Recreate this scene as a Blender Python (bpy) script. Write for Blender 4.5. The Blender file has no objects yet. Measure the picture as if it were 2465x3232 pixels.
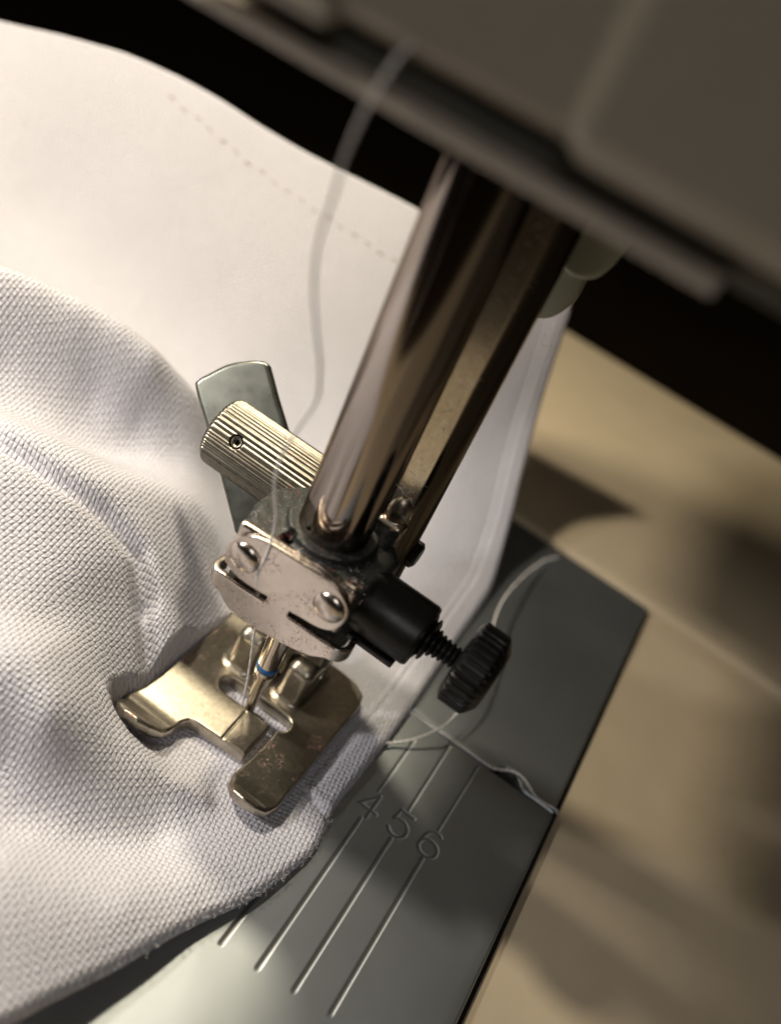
import bpy, math, random
import numpy as np
from mathutils import Matrix, Vector

S = 0.001                      # everything below is authored in millimetres
random.seed(7); rng = np.random.default_rng(7)
scene = bpy.context.scene
COL = scene.collection

# ------------------------------------------------------------------ camera
cam_d = bpy.data.cameras.new("camera"); cam = bpy.data.objects.new("camera", cam_d); COL.objects.link(cam)
scene.camera = cam
CAM = (13.868, -46.777, 66.905)
RX = (0.81202018, 0.4702846, 0.34562352)        # image right, in the world
RD = (0.55384742, -0.43417422, -0.71045463)     # image down
RF = (-0.18405505, 0.7683262, -0.61302414)      # forward
cam.matrix_world = Matrix(((RX[0], -RD[0], -RF[0], CAM[0]*S),
                           (RX[1], -RD[1], -RF[1], CAM[1]*S),
                           (RX[2], -RD[2], -RF[2], CAM[2]*S),
                           (0, 0, 0, 1)))
cam_d.sensor_fit = 'VERTICAL'; cam_d.sensor_height = 24.0; cam_d.sensor_width = 18.3
cam_d.lens = 2712.8/3232*24.0
cam_d.clip_start = 0.001; cam_d.clip_end = 50
cam_d.dof.use_dof = True
cam_d.dof.focus_distance = 0.0705
cam_d.dof.aperture_fstop = cam_d.lens/1.75      # a 1.75 mm wide phone lens opening

# ------------------------------------------------------------------ light
scene.view_settings.view_transform = 'Standard'; scene.view_settings.look = 'None'
scene.view_settings.gamma = 1.0; scene.view_settings.exposure = 0.25
w = bpy.data.worlds.new("World"); scene.world = w; w.use_nodes = True
bg = w.node_tree.nodes['Background']
bg.inputs[0].default_value = (0.9, 0.75, 0.55, 1); bg.inputs[1].default_value = 0.004

def area(name, loc, target, size, power, color, shape='DISK'):
    l = bpy.data.lights.new(name, 'AREA'); l.shape = shape; l.size = size*S; l.energy = power; l.color = color
    o = bpy.data.objects.new(name, l); COL.objects.link(o)
    o.location = Vector(loc)*S
    o.rotation_euler = (Vector(target)-Vector(loc)).to_track_quat('-Z', 'Y').to_euler()
    return o
area("desk_lamp", (-108, -4, 150), (0, 10, 0), 17, 0.215, (1.0, 0.885, 0.70))
area("back_lamp", (-56, 46, 140), (0, -5, 0), 12, 0.13, (1.0, 0.88, 0.64))
def spot(name, loc, target, watts, cone, blend, color, radius=5):
    l = bpy.data.lights.new(name, 'SPOT'); l.energy = watts; l.color = color
    l.spot_size = math.radians(cone); l.spot_blend = blend; l.shadow_soft_size = radius*S
    o = bpy.data.objects.new(name, l); COL.objects.link(o); o.location = Vector(loc)*S
    o.rotation_euler = (Vector(target)-Vector(loc)).to_track_quat('-Z', 'Y').to_euler()
    return o
spot("front_lamp", (-100, -70, 88), (-14, -12, 4), 0.34, 44, 0.8, (1.0, 0.94, 0.87))
area("front_fill", (120, -330, 300), (0, 0, 20), 190, 0.20, (1.0, 0.95, 0.90))  # unseen soft fill added to brighten the head front and cloth

# ------------------------------------------------------------------ mesh helpers
def mesh_obj(name, verts, faces, mat, parent=None, smooth=True, uv=None):
    me = bpy.data.meshes.new(name)
    V = np.asarray(verts, dtype=np.float32)*S
    if isinstance(faces, np.ndarray) and faces.ndim == 2:
        n, k = faces.shape
        me.vertices.add(len(V)); me.vertices.foreach_set('co', V.ravel())
        me.loops.add(n*k); me.loops.foreach_set('vertex_index', faces.astype(np.int32).ravel())
        me.polygons.add(n); me.polygons.foreach_set('loop_start', np.arange(0, n*k, k, dtype=np.int32))
        me.polygons.foreach_set('loop_total', np.full(n, k, dtype=np.int32))
        me.update(calc_edges=True); me.validate()
    else:
        me.from_pydata(V.tolist(), [], [list(map(int, f)) for f in faces])
    if uv is not None:
        l = me.uv_layers.new(name='cloth')
        idx = np.empty(len(me.loops), dtype=np.int32); me.loops.foreach_get('vertex_index', idx)
        l.data.foreach_set('uv', np.asarray(uv, dtype=np.float32)[idx].ravel())
    if smooth:
        me.polygons.foreach_set('use_smooth', np.ones(len(me.polygons), dtype=bool))
    me.materials.append(mat)
    o = bpy.data.objects.new(name, me); COL.objects.link(o)
    if parent is not None: o.parent = parent
    return o

def sharp(o, deg=35):
    o.data.set_sharp_from_angle(angle=math.radians(deg)); return o

def tag(o, label=None, cat=None, group=None, kind=None):
    if label: o['label'] = label
    if cat: o['category'] = cat
    if group: o['group'] = group
    if kind: o['kind'] = kind
    return o

def empty(name, label, cat):
    o = bpy.data.objects.new(name, None); COL.objects.link(o); o.empty_display_size = 0.002
    return tag(o, label, cat)

# --- signed distance modelling -> surface nets (gives filleted, cast looking metal)
def nets(fn, lo, hi, h):
    lo = np.array(lo, float); hi = np.array(hi, float)
    n = np.ceil((hi-lo)/h).astype(int)+1
    ax = [lo[i]+h*np.arange(n[i]) for i in range(3)]
    X, Y, Z = np.meshgrid(*ax, indexing='ij')
    D = fn(X, Y, Z)
    ins = D < 0
    cs = sum(ins[i:n[0]-1+i, j:n[1]-1+j, k:n[2]-1+k].astype(np.int8) for i in (0, 1) for j in (0, 1) for k in (0, 1))
    act = (cs > 0) & (cs < 8)
    ci = np.argwhere(act)
    idx = -np.ones(act.shape, dtype=np.int64); idx[act] = np.arange(len(ci))
    acc = np.zeros((len(ci), 3)); cnt = np.zeros(len(ci))
    cor = [(0,0,0),(1,0,0),(0,1,0),(1,1,0),(0,0,1),(1,0,1),(0,1,1),(1,1,1)]
    for a in range(8):
        for b in range(a+1, 8):
            d = np.abs(np.array(cor[a])-np.array(cor[b]))
            if d.sum() != 1: continue
            pa = ci+np.array(cor[a]); pb = ci+np.array(cor[b])
            da = D[pa[:,0], pa[:,1], pa[:,2]]; db = D[pb[:,0], pb[:,1], pb[:,2]]
            m = (da < 0) != (db < 0)
            t = np.where(m, da/np.where(m, da-db, 1), 0)[:, None]
            p = pa+(pb-pa)*t
            acc[m] += p[m]; cnt[m] += 1
    V = lo+h*acc/cnt[:, None]
    quads = []
    for axis in range(3):
        o1, o2 = [(1, 2), (2, 0), (0, 1)][axis]
        sl = [slice(None)]*3; sl2 = [slice(None)]*3
        sl[axis] = slice(0, -1); sl2[axis] = slice(1, None)
        ch = ins[tuple(sl)] != ins[tuple(sl2)]
        e = np.argwhere(ch)
        e = e[(e[:, o1] > 0) & (e[:, o2] > 0) & (e[:, o1] < n[o1]-1) & (e[:, o2] < n[o2]-1)]
        f = ins[tuple(sl)][e[:,0], e[:,1], e[:,2]]
        def g(d1, d2):
            q = e.copy(); q[:, o1] += d1; q[:, o2] += d2
            return idx[q[:,0], q[:,1], q[:,2]]
        q = np.stack([g(-1,-1), g(0,-1), g(0,0), g(-1,0)], 1)
        q[~f] = q[~f][:, ::-1]
        quads.append(q)
    F = np.concatenate(quads)
    for _ in range(3):                                   # snap onto the true surface
        e = h*0.2
        x, y, z = V.T
        d = fn(x, y, z)
        gx = (fn(x+e, y, z)-fn(x-e, y, z))/(2*e); gy = (fn(x, y+e, z)-fn(x, y-e, z))/(2*e); gz = (fn(x, y, z+e)-fn(x, y, z-e))/(2*e)
        G = np.stack([gx, gy, gz], 1); l2 = np.maximum((G**2).sum(1), 0.25)
        V = V-np.clip(0.8*d/l2, -h*0.5, h*0.5)[:, None]*G
    return V, F

def poly2(px, pz, P):
    P = np.asarray(P, float); n = len(P)
    d = np.full(px.shape, 1e9); s = np.ones(px.shape)
    for i in range(n):
        a = P[i]; b = P[i-1]
        ex, ez = b-a
        wx, wz = px-a[0], pz-a[1]
        t = np.clip((wx*ex+wz*ez)/(ex*ex+ez*ez+1e-12), 0, 1)
        d = np.minimum(d, (wx-ex*t)**2+(wz-ez*t)**2)
        c1 = pz >= a[1]; c2 = pz < b[1]; c3 = ex*wz > ez*wx
        s = np.where((c1 & c2 & c3) | (~c1 & ~c2 & ~c3), -s, s)
    return s*np.sqrt(d)
def extr(d2, t, half, r):
    wx = d2+r; wy = np.abs(t)-half+r
    return np.minimum(np.maximum(wx, wy), 0)+np.sqrt(np.maximum(wx, 0)**2+np.maximum(wy, 0)**2)-r
def rbox(x, y, z, c, hs, r):
    q = [np.abs(v-ci)-hi+r for v, ci, hi in zip((x, y, z), c, hs)]
    return np.sqrt(sum(np.maximum(a, 0)**2 for a in q))+np.minimum(np.maximum(np.maximum(q[0], q[1]), q[2]), 0)-r
def smin(a, b, k):
    h = np.clip(0.5+0.5*(b-a)/k, 0, 1)
    return b*(1-h)+a*h-k*h*(1-h)
def seg2(x, y, a, b):
    ex, ey = b[0]-a[0], b[1]-a[1]
    t = np.clip(((x-a[0])*ex+(y-a[1])*ey)/(ex*ex+ey*ey+1e-12), 0, 1)
    return np.hypot(x-a[0]-ex*t, y-a[1]-ey*t)

def smooth_path(P, n=8, closed=False):
    P = [np.array(p, float) for p in P]; out = []; m = len(P)
    for i in range(m if closed else m-1):
        if closed: a, b, c, d = P[i-1], P[i], P[(i+1) % m], P[(i+2) % m]
        else: a, b, c, d = P[max(i-1, 0)], P[i], P[i+1], P[min(i+2, m-1)]
        for k in range(n):
            t = k/n
            out.append(0.5*((2*b)+(c-a)*t+(2*a-5*b+4*c-d)*t*t+(3*b-a-3*c+d)*t**3))
    if not closed: out.append(P[-1])
    return np.array(out)

def tube(P, rad, sides=8, twist=0.0):
    P = np.asarray(P, float); n = len(P)
    T = np.gradient(P, axis=0); T /= np.linalg.norm(T, axis=1)[:, None]+1e-12
    N = np.zeros_like(P); v = np.cross(T[0], [0.3, 0.5, 0.8]); N[0] = v/np.linalg.norm(v)
    for i in range(1, n):
        v = N[i-1]-T[i]*np.dot(N[i-1], T[i]); N[i] = v/(np.linalg.norm(v)+1e-12)
    B = np.cross(T, N)
    rad = np.broadcast_to(np.asarray(rad, float), (n,))
    L = np.concatenate([[0], np.cumsum(np.linalg.norm(np.diff(P, axis=0), axis=1))])
    V = []
    for k in range(sides):
        a = 2*math.pi*k/sides
        r = rad*(1+0.28*np.cos(2*(a-L*twist))) if twist else rad
        V.append(P+(N*math.cos(a)+B*math.sin(a))*r[:, None])
    V = np.stack(V, 1).reshape(-1, 3)
    i = np.arange(n-1)[:, None]*sides; k = np.arange(sides)[None]
    F = np.stack([i+k, i+(k+1) % sides, i+sides+(k+1) % sides, i+sides+k], -1).reshape(-1, 4)
    return V, F

def lathe(profile, axis='z', origin=(0,0,0), sides=64, rmod=None):
    """profile: (along, radius) pairs; closed with end points at radius 0."""
    pr = np.array(profile, float); n = len(pr)
    th = 2*np.pi*np.arange(sides)/sides
    m = np.ones((n, sides)) if rmod is None else rmod(pr, th)
    A = np.repeat(pr[:, :1], sides, 1); R = pr[:, 1:2]*m
    c, s = np.cos(th)[None]*R, np.sin(th)[None]*R
    V = np.stack({'z': (c, s, A), 'x': (A, c, s), 'y': (s, A, c)}[axis], -1).reshape(-1, 3)+np.array(origin)
    i = np.arange(n-1)[:, None]*sides; k = np.arange(sides)[None]
    F = np.stack([i+k, i+(k+1) % sides, i+sides+(k+1) % sides, i+sides+k], -1).reshape(-1, 4)
    return V, F

def join(parts):
    V = []; F = []; o = 0
    for v, f in parts:
        V.append(v); F.append(f+o); o += len(v)
    return np.concatenate(V), np.concatenate(F)

# ------------------------------------------------------------------ materials
class M:
    def __init__(s, name):
        s.m = bpy.data.materials.new(name); s.m.use_nodes = True
        s.t = s.m.node_tree; s.b = s.t.nodes['Principled BSDF']
        s.co = None
    def n(s, typ, **kw):
        nd = s.t.nodes.new(typ)
        for k, v in kw.items():
            if k.startswith('i_'): nd.inputs[k[2:].replace('_', ' ')].default_value = v
            else: setattr(nd, k, v)
        return nd
    def l(s, a, b): s.t.links.new(a, b)
    def coord(s, scale=(1000, 1000, 1000)):
        tc = s.n('ShaderNodeTexCoord'); mp = s.n('ShaderNodeMapping'); mp.inputs['Scale'].default_value = scale
        s.l(tc.outputs['Object'], mp.inputs['Vector']); return mp.outputs['Vector']
    def noise(s, scale, detail=3, rough=0.55, vec=None, dist=0.0):
        nd = s.n('ShaderNodeTexNoise'); nd.inputs['Scale'].default_value = scale; nd.inputs['Detail'].default_value = detail
        nd.inputs['Roughness'].default_value = rough; nd.inputs['Distortion'].default_value = dist
        s.l(vec if vec is not None else s.coord(), nd.inputs['Vector']); return nd.outputs['Fac']
    def ramp(s, fac, stops):
        r = s.n('ShaderNodeValToRGB'); e = r.color_ramp.elements
        while len(e) < len(stops): e.new(0.5)
        for el, (p, c) in zip(e, stops):
            el.position = p; el.color = (c, c, c, 1) if not isinstance(c, tuple) else (*c, 1)
        s.l(fac, r.inputs['Fac']); return r.outputs['Color']
    def mix(s, fac, a, b, mode='MIX'):
        x = s.n('ShaderNodeMix', data_type='RGBA', blend_type=mode)
        for sock, v in ((x.inputs[0], fac), (x.inputs[6], a), (x.inputs[7], b)):
            if isinstance(v, (int, float)): sock.default_value = v
            elif isinstance(v, tuple): sock.default_value = (*v, 1)
            else: s.l(v, sock)
        return x.outputs[2]
    def math(s, op, a, b=None, c=None):
        x = s.n('ShaderNodeMath', operation=op)
        for sock, v in zip(x.inputs, (a, b, c)):
            if v is None: continue
            if isinstance(v, (int, float)): sock.default_value = v
            else: s.l(v, sock)
        return x.outputs[0]
    def bump(s, height, strength, dist, normal=None):
        b = s.n('ShaderNodeBump'); b.inputs['Strength'].default_value = strength; b.inputs['Distance'].default_value = dist*S
        s.l(height, b.inputs['Height'])
        if normal is not None: s.l(normal, b.inputs['Normal'])
        return b.outputs['Normal']
    def set(s, **kw):
        for k, v in kw.items():
            sock = s.b.inputs[k.replace('_', ' ')]
            if isinstance(v, (int, float)): sock.default_value = v
            elif isinstance(v, tuple): sock.default_value = (*v, 1)
            else: s.l(v, sock)
        return s

def metal(name, col, rough, worn_lit=0.25, scale=0.6, scratch=None, stain=None, bump=0.0):
    a = M(name)
    n1 = a.noise(scale, 5, 0.6)
    c = a.mix(a.ramp(n1, [(0.3, 0.0), (0.75, 1.0)]), tuple(x*(1-worn_lit) for x in col), tuple(min(1, x*(1+worn_lit*0.5)) for x in col))
    r = a.math('MULTIPLY_ADD', a.noise(scale*3, 4), 0.16, rough-0.08)
    if scratch:
        n2 = a.noise(scratch[0], 2, 0.5, dist=2.2)
        band = a.math('ABSOLUTE', a.math('SUBTRACT', n2, 0.5))
        line = a.ramp(band, [(0.0, 1.0), (0.028, 0.0)])
        mask = a.ramp(a.noise(0.45, 2), [(0.45, 0.0), (0.57, 1.0)])
        k = a.math('MULTIPLY', line, mask)
        c = a.mix(a.math('MULTIPLY', k, scratch[1]), c, (0.10, 0.065, 0.05))
        r = a.math('MULTIPLY_ADD', k, 0.3, r)
    if stain:
        n3 = a.noise(0.32, 6, 0.72); n4 = a.noise(3.5, 4, 0.7)
        k = a.math('MULTIPLY', a.ramp(n3, [(0.55, 0.0), (0.66, 1.0)]), a.ramp(n4, [(0.50, 0.0), (0.60, 1.0)]))
        c = a.mix(a.math('MULTIPLY', k, stain[1]), c, stain[0])
        r = a.math('MULTIPLY_ADD', k, 0.25, r)
        a.set(Metallic=a.math('MULTIPLY_ADD', k, -0.8*stain[1], 1.0))
    else:
        a.set(Metallic=1.0)
    a.set(Base_Color=c, Roughness=r)
    if bump: a.set(Normal=a.bump(a.noise(9, 3, 0.7), bump, 0.03))
    return a.m

def brushed(name, col, rough, axis):
    """turned / drawn bar: fine streaks along its axis"""
    a = M(name)
    sc = [2600.0]*3; sc[axis] = 45.0
    n1 = a.noise(1.0, 3, 0.6, vec=a.coord(tuple(sc)))
    sc2 = [900.0]*3; sc2[axis] = 20.0
    n2 = a.noise(1.0, 4, 0.6, vec=a.coord(tuple(sc2)))
    c = a.mix(n2, tuple(x*0.72 for x in col), col)
    r = a.math('MULTIPLY_ADD', n2, 0.14, rough-0.06)
    a.set(Metallic=1.0, Base_Color=c, Roughness=r, Normal=a.bump(n1, 0.10, 0.02), Specular_Tint=(0.35, 0.32, 0.30))
    return a.m

MAT = {}
MAT['chrome'] = brushed('drawn_steel', (0.36, 0.32, 0.295), 0.10, 2)
MAT['presser_clean'] = brushed('presser_steel', (0.42, 0.37, 0.30), 0.33, 2)
a = M('dusty_highlit_steel')
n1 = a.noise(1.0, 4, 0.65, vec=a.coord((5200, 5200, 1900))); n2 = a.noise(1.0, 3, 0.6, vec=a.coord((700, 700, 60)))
at = a.n('ShaderNodeAttribute', attribute_name='worn_lit')
a.set(Metallic=a.math('MULTIPLY_ADD', at.outputs['Fac'], -0.1, 0.95), Base_Color=a.mix(at.outputs['Fac'], (0.10, 0.085, 0.07), a.mix(a.ramp(n1, [(0.35, 0.0), (0.65, 1.0)]), (0.74, 0.66, 0.53), (0.95, 0.87, 0.73))), Roughness=a.math('MULTIPLY_ADD', n2, 0.12, 0.10), Normal=a.bump(n1, 0.12, 0.02), Specular_Tint=(0.6, 0.57, 0.53))  # highlight strip painted pale on the flat, rest of the bar painted dark
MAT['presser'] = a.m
MAT['nickel'] = metal('nickel_plate', (0.66, 0.585, 0.525), 0.22, 0.12, 0.8, scratch=(1.15, 0.75))
MAT['foot'] = metal('foot_nickel', (0.50, 0.455, 0.375), 0.33, 0.26, 2.2, stain=((0.55, 0.14, 0.14), 0.6), bump=0.22)
MAT['needle'] = metal('needle_steel', (0.62, 0.54, 0.44), 0.14, 0.1, 1.2)
MAT['zinc'] = metal('zinc_wing', (0.16, 0.165, 0.145), 0.30, 0.10, 0.25, bump=0.05)
MAT['knurl'] = metal('knurl_steel', (0.23, 0.21, 0.175), 0.30, 0.35, 1.5)
a = M('oily_steel')
k1 = a.ramp(a.noise(7.0, 3, 0.7), [(0.60, 0.0), (0.66, 1.0)]); k2 = a.ramp(a.noise(2.1, 4, 0.75), [(0.64, 0.0), (0.70, 1.0)])
c_ = a.mix(a.math('MULTIPLY', k1, 0.4), (0.014, 0.017, 0.016), (0.42, 0.37, 0.35)); c_ = a.mix(a.math('MULTIPLY', k2, 0.7), c_, (0.34, 0.06, 0.06))
a.set(Base_Color=c_, Roughness=a.math('MULTIPLY_ADD', k1, 0.3, 0.52), Normal=a.bump(a.noise(4.5, 4, 0.75), 0.3, 0.10))
MAT['block'] = a.m

def flat(name, col, rough, bump=None, spec=0.5, var=0.1, scale=0.5):
    a = M(name)
    n1 = a.noise(scale, 4, 0.6)
    a.set(Base_Color=a.mix(n1, tuple(x*(1-var) for x in col), tuple(min(1, x*(1+var)) for x in col)),
          Roughness=a.math('MULTIPLY_ADD', a.noise(scale*4, 3), 0.14, rough-0.07))
    a.b.inputs['Specular IOR Level'].default_value = spec
    if bump: a.set(Normal=a.bump(a.noise(bump[0], 3, 0.6), bump[1], bump[2]))
    return a.m
MAT['black'] = flat('black_oxide', (0.007, 0.007, 0.007), 0.33, (6, 0.2, 0.04), 0.35, 0.4)
MAT['cream'] = flat('cream_plastic', (0.49, 0.41, 0.295), 0.42, (2.2, 0.12, 0.06), 0.5, 0.12, 0.12)
MAT['casing'] = flat('casing_plastic', (0.38, 0.345, 0.29), 0.30, (2.0, 0.10, 0.05), 0.4, 0.05)
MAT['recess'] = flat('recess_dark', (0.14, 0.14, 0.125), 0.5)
MAT['rim'] = flat('rim_paint', (0.62, 0.55, 0.47), 0.35)
MAT['plastic'] = flat('lever_plastic', (0.52, 0.55, 0.42), 0.35, None, 0.5, 0.06)
MAT['thread'] = flat('white_thread', (0.82, 0.80, 0.80), 0.8, (14, 0.5, 0.05), 0.2, 0.08, 3)
MAT['fiber_white'] = flat('lint_white', (0.62, 0.56, 0.54), 0.8, None, 0.2, 0.2)
MAT['fiber_red'] = flat('lint_red', (0.42, 0.09, 0.08), 0.8, None, 0.2, 0.3)
MAT['blue'] = flat('blue_enamel', (0.01, 0.12, 0.33), 0.3)
MAT['void'] = flat('gap_shade', (0.006, 0.005, 0.005), 0.7)  # near-black colour standing in for shade in the plate gap
MAT['table'] = flat('dark_table', (0.035, 0.022, 0.012), 0.5, (0.1, 0.2, 1.0), 0.3, 0.5, 0.03)
MAT['stitch'] = flat('stitch_thread', (0.46, 0.37, 0.36), 0.85, None, 0.1, 0.1)

# satin sand-blasted steel of the needle plate
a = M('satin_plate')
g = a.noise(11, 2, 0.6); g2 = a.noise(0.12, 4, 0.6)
at = a.n('ShaderNodeAttribute', attribute_name='groove_shade')  # shade in the engraved grooves, painted as a darker colour
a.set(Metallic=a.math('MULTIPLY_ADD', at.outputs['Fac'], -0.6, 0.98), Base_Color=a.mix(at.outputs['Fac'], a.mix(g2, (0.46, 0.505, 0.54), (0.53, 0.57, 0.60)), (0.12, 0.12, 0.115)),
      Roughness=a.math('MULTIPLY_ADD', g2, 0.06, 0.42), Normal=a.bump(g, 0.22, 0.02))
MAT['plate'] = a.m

# woven cotton: plain weave in the cloth's own coordinates (millimetres)
def cloth_material():
    a = M('white_cotton')
    uv = a.n('ShaderNodeUVMap', uv_map='cloth'); 
    wob = a.n('ShaderNodeTexNoise'); wob.inputs['Scale'].default_value = 0.55; wob.inputs['Detail'].default_value = 3
    a.l(uv.outputs[0], wob.inputs['Vector'])
    off = a.n('ShaderNodeVectorMath', operation='MULTIPLY_ADD')
    a.l(wob.outputs['Color'], off.inputs[0]); off.inputs[1].default_value = (0.5, 0.5, 0); a.l(uv.outputs[0], off.inputs[2])
    wob2 = a.n('ShaderNodeTexNoise'); wob2.inputs['Scale'].default_value = 1.3; wob2.inputs['Detail'].default_value = 2
    a.l(uv.outputs[0], wob2.inputs['Vector'])
    off2 = a.n('ShaderNodeVectorMath', operation='MULTIPLY_ADD')
    a.l(wob2.outputs['Color'], off2.inputs[0]); off2.inputs[1].default_value = (0.13, 0.13, 0); a.l(off.outputs[0], off2.inputs[2])
    sp = a.n('ShaderNodeSeparateXYZ'); a.l(off2.outputs[0], sp.inputs[0])
    p = 0.40
    su = a.math('SINE', a.math('MULTIPLY', sp.outputs[0], math.pi/p)); sv = a.math('SINE', a.math('MULTIPLY', sp.outputs[1], math.pi/p))
    au = a.math('ABSOLUTE', su); av = a.math('ABSOLUTE', sv)
    prod = a.math('MULTIPLY', su, sv)
    dot = a.math('MULTIPLY', a.math('POWER', au, 0.55), a.math('POWER', av, 0.55))
    yarn = a.n('ShaderNodeTexNoise'); yarn.inputs['Scale'].default_value = 2.0; yarn.inputs['Detail'].default_value = 2
    ym = a.n('ShaderNodeMapping'); ym.inputs['Scale'].default_value = (1.2, 0.12, 1); a.l(uv.outputs[0], ym.inputs['Vector']); a.l(ym.outputs[0], yarn.inputs['Vector'])
    hgt = a.math('MULTIPLY', dot, a.math('MULTIPLY_ADD', prod, 0.24, a.math('MULTIPLY_ADD', yarn.outputs['Fac'], 0.5, 0.5)))
    fuzz = a.n('ShaderNodeTexNoise'); fuzz.inputs['Scale'].default_value = 7; fuzz.inputs['Detail'].default_value = 4
    a.l(uv.outputs[0], fuzz.inputs['Vector'])
    h2 = a.math('MULTIPLY_ADD', fuzz.outputs['Fac'], 0.35, hgt)
    gap = a.math('MULTIPLY', a.ramp(au, [(0.0, 1.0), (0.62, 0.0)]), a.ramp(av, [(0.0, 1.0), (0.62, 0.0)]))
    col = a.mix(a.math('MULTIPLY', gap, 0.75), (0.735, 0.735, 0.82), (0.15, 0.14, 0.18))
    col = a.mix(a.math('MULTIPLY', a.ramp(a.noise(1.1, 4, 0.6), [(0.35, 0.0), (0.7, 1.0)]), 0.12), col, (0.62, 0.58, 0.66))
    a.set(Base_Color=col, Roughness=0.85, Normal=a.bump(h2, 0.9, 0.16))
    a.b.inputs['Specular IOR Level'].default_value = 0.15
    a.b.inputs['Sheen Weight'].default_value = 0.15
    tr = a.n('ShaderNodeBsdfTranslucent'); tr.inputs['Color'].default_value = (0.8, 0.72, 0.68, 1)
    mx = a.n('ShaderNodeMixShader'); mx.inputs[0].default_value = 0.16
    out = a.t.nodes['Material Output']
    a.l(a.b.outputs[0], mx.inputs[1]); a.l(tr.outputs[0], mx.inputs[2]); a.l(mx.outputs[0], out.inputs['Surface'])
    return a.m
MAT['cloth'] = cloth_material()

# ------------------------------------------------------------------ setting
def slab(name, x, y, z, mat, r=1.0, parent=None):
    """bevelled box with softly rounded edges"""
    hs = [(b-a_)/2 for a_, b in (x, y, z)]; c = [(a_+b)/2 for a_, b in (x, y, z)]
    r = min(r, min(hs)*0.98)
    import bmesh
    bm = bmesh.new(); bmesh.ops.create_cube(bm, size=1)
    for v in bm.verts: v.co = Vector([c[i]+v.co[i]*2*hs[i] for i in range(3)])
    bmesh.ops.bevel(bm, geom=list(bm.edges), offset=r, segments=5, profile=0.5, affect='EDGES')
    for v in bm.verts: v.co *= S
    me = bpy.data.meshes.new(name); bm.to_mesh(me); bm.free(); me.materials.append(mat)
    me.polygons.foreach_set('use_smooth', np.ones(len(me.polygons), dtype=bool)); me.set_sharp_from_angle(angle=math.radians(50))
    o = bpy.data.objects.new(name, me); COL.objects.link(o)
    if parent: o.parent = parent
    return o

table = slab('table', (-900, 900), (-400, 900), (-110, -80), MAT['table'], 3)
tag(table, kind='structure')
bed = slab('bed', (-70, 190), (-75, 70), (-60, -0.95), MAT['cream'], 1.5)
tag(bed, kind='structure')
ledge = slab('bed_ledge', (-70, 190), (51.3, 116), (-60, 0.45), MAT['cream'], 1.35)
tag(ledge, kind='structure')

# ------------------------------------------------------------------ needle plate (engraved)
LINES = [((9.62, 8.5), (9.62, 2.1), .11), ((9.62, -1.2), (9.62, -17.2), .18),
         ((12.64, 9.4), (12.67, 2.15), .11), ((12.75, -1.2), (12.88, -16.9), .18),
         ((15.8, 11.4), (15.88, 2.45), .11), ((15.9, -0.95), (16.0, -16.5), .18),
         ((19.2, 11.6), (19.05, 2.65), .11), ((19.1, -0.5), (19.14, -16.1), .18)]
def arc(cx, cy, rx, ry, a0, a1, n=14):
    return [(cx+rx*math.cos(math.radians(a0+(a1-a0)*i/n)), cy+ry*math.sin(math.radians(a0+(a1-a0)*i/n))) for i in range(n+1)]
def digit(d, cx, cy):
    w_, h_ = 0.92, 1.35
    if d == 3: st = [arc(0, .55*h_, .8*w_, .45*h_, 150, -90)+arc(0, -.45*h_, .95*w_, .55*h_, 90, -150)]
    if d == 4: st = [[(.35, -h_), (.35, h_), (-w_, -.35*h_), (w_, -.35*h_)]]
    if d == 5: st = [[(.85*w_, h_), (-.62*w_, h_), (-.8*w_, .12*h_)]+arc(0, -.33*h_, w_, .67*h_, 140, -150)]
    if d == 6: st = [arc(.12, -.1*h_, 1.05*w_, 1.1*h_, 62, 185)+arc(0, -.40*h_, w_, .62*h_, 180, 540, 24)]
    return [[(cx+x, cy+y) for x, y in s] for s in st]
STROKES = []
for d, cx, cy in ((3, 9.5, .45), (4, 12.75, .5), (5, 15.9, .75), (6, 19.05, 1.05)): STROKES += digit(d, cx, cy)
def axis_pts(segs):
    out = []
    for a_, b, h in segs:
        out.append(np.linspace(a_, b, max(2, int(round((b-a_)/h))+1))[:-1])
    return np.concatenate(out+[[segs[-1][1]]])
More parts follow.
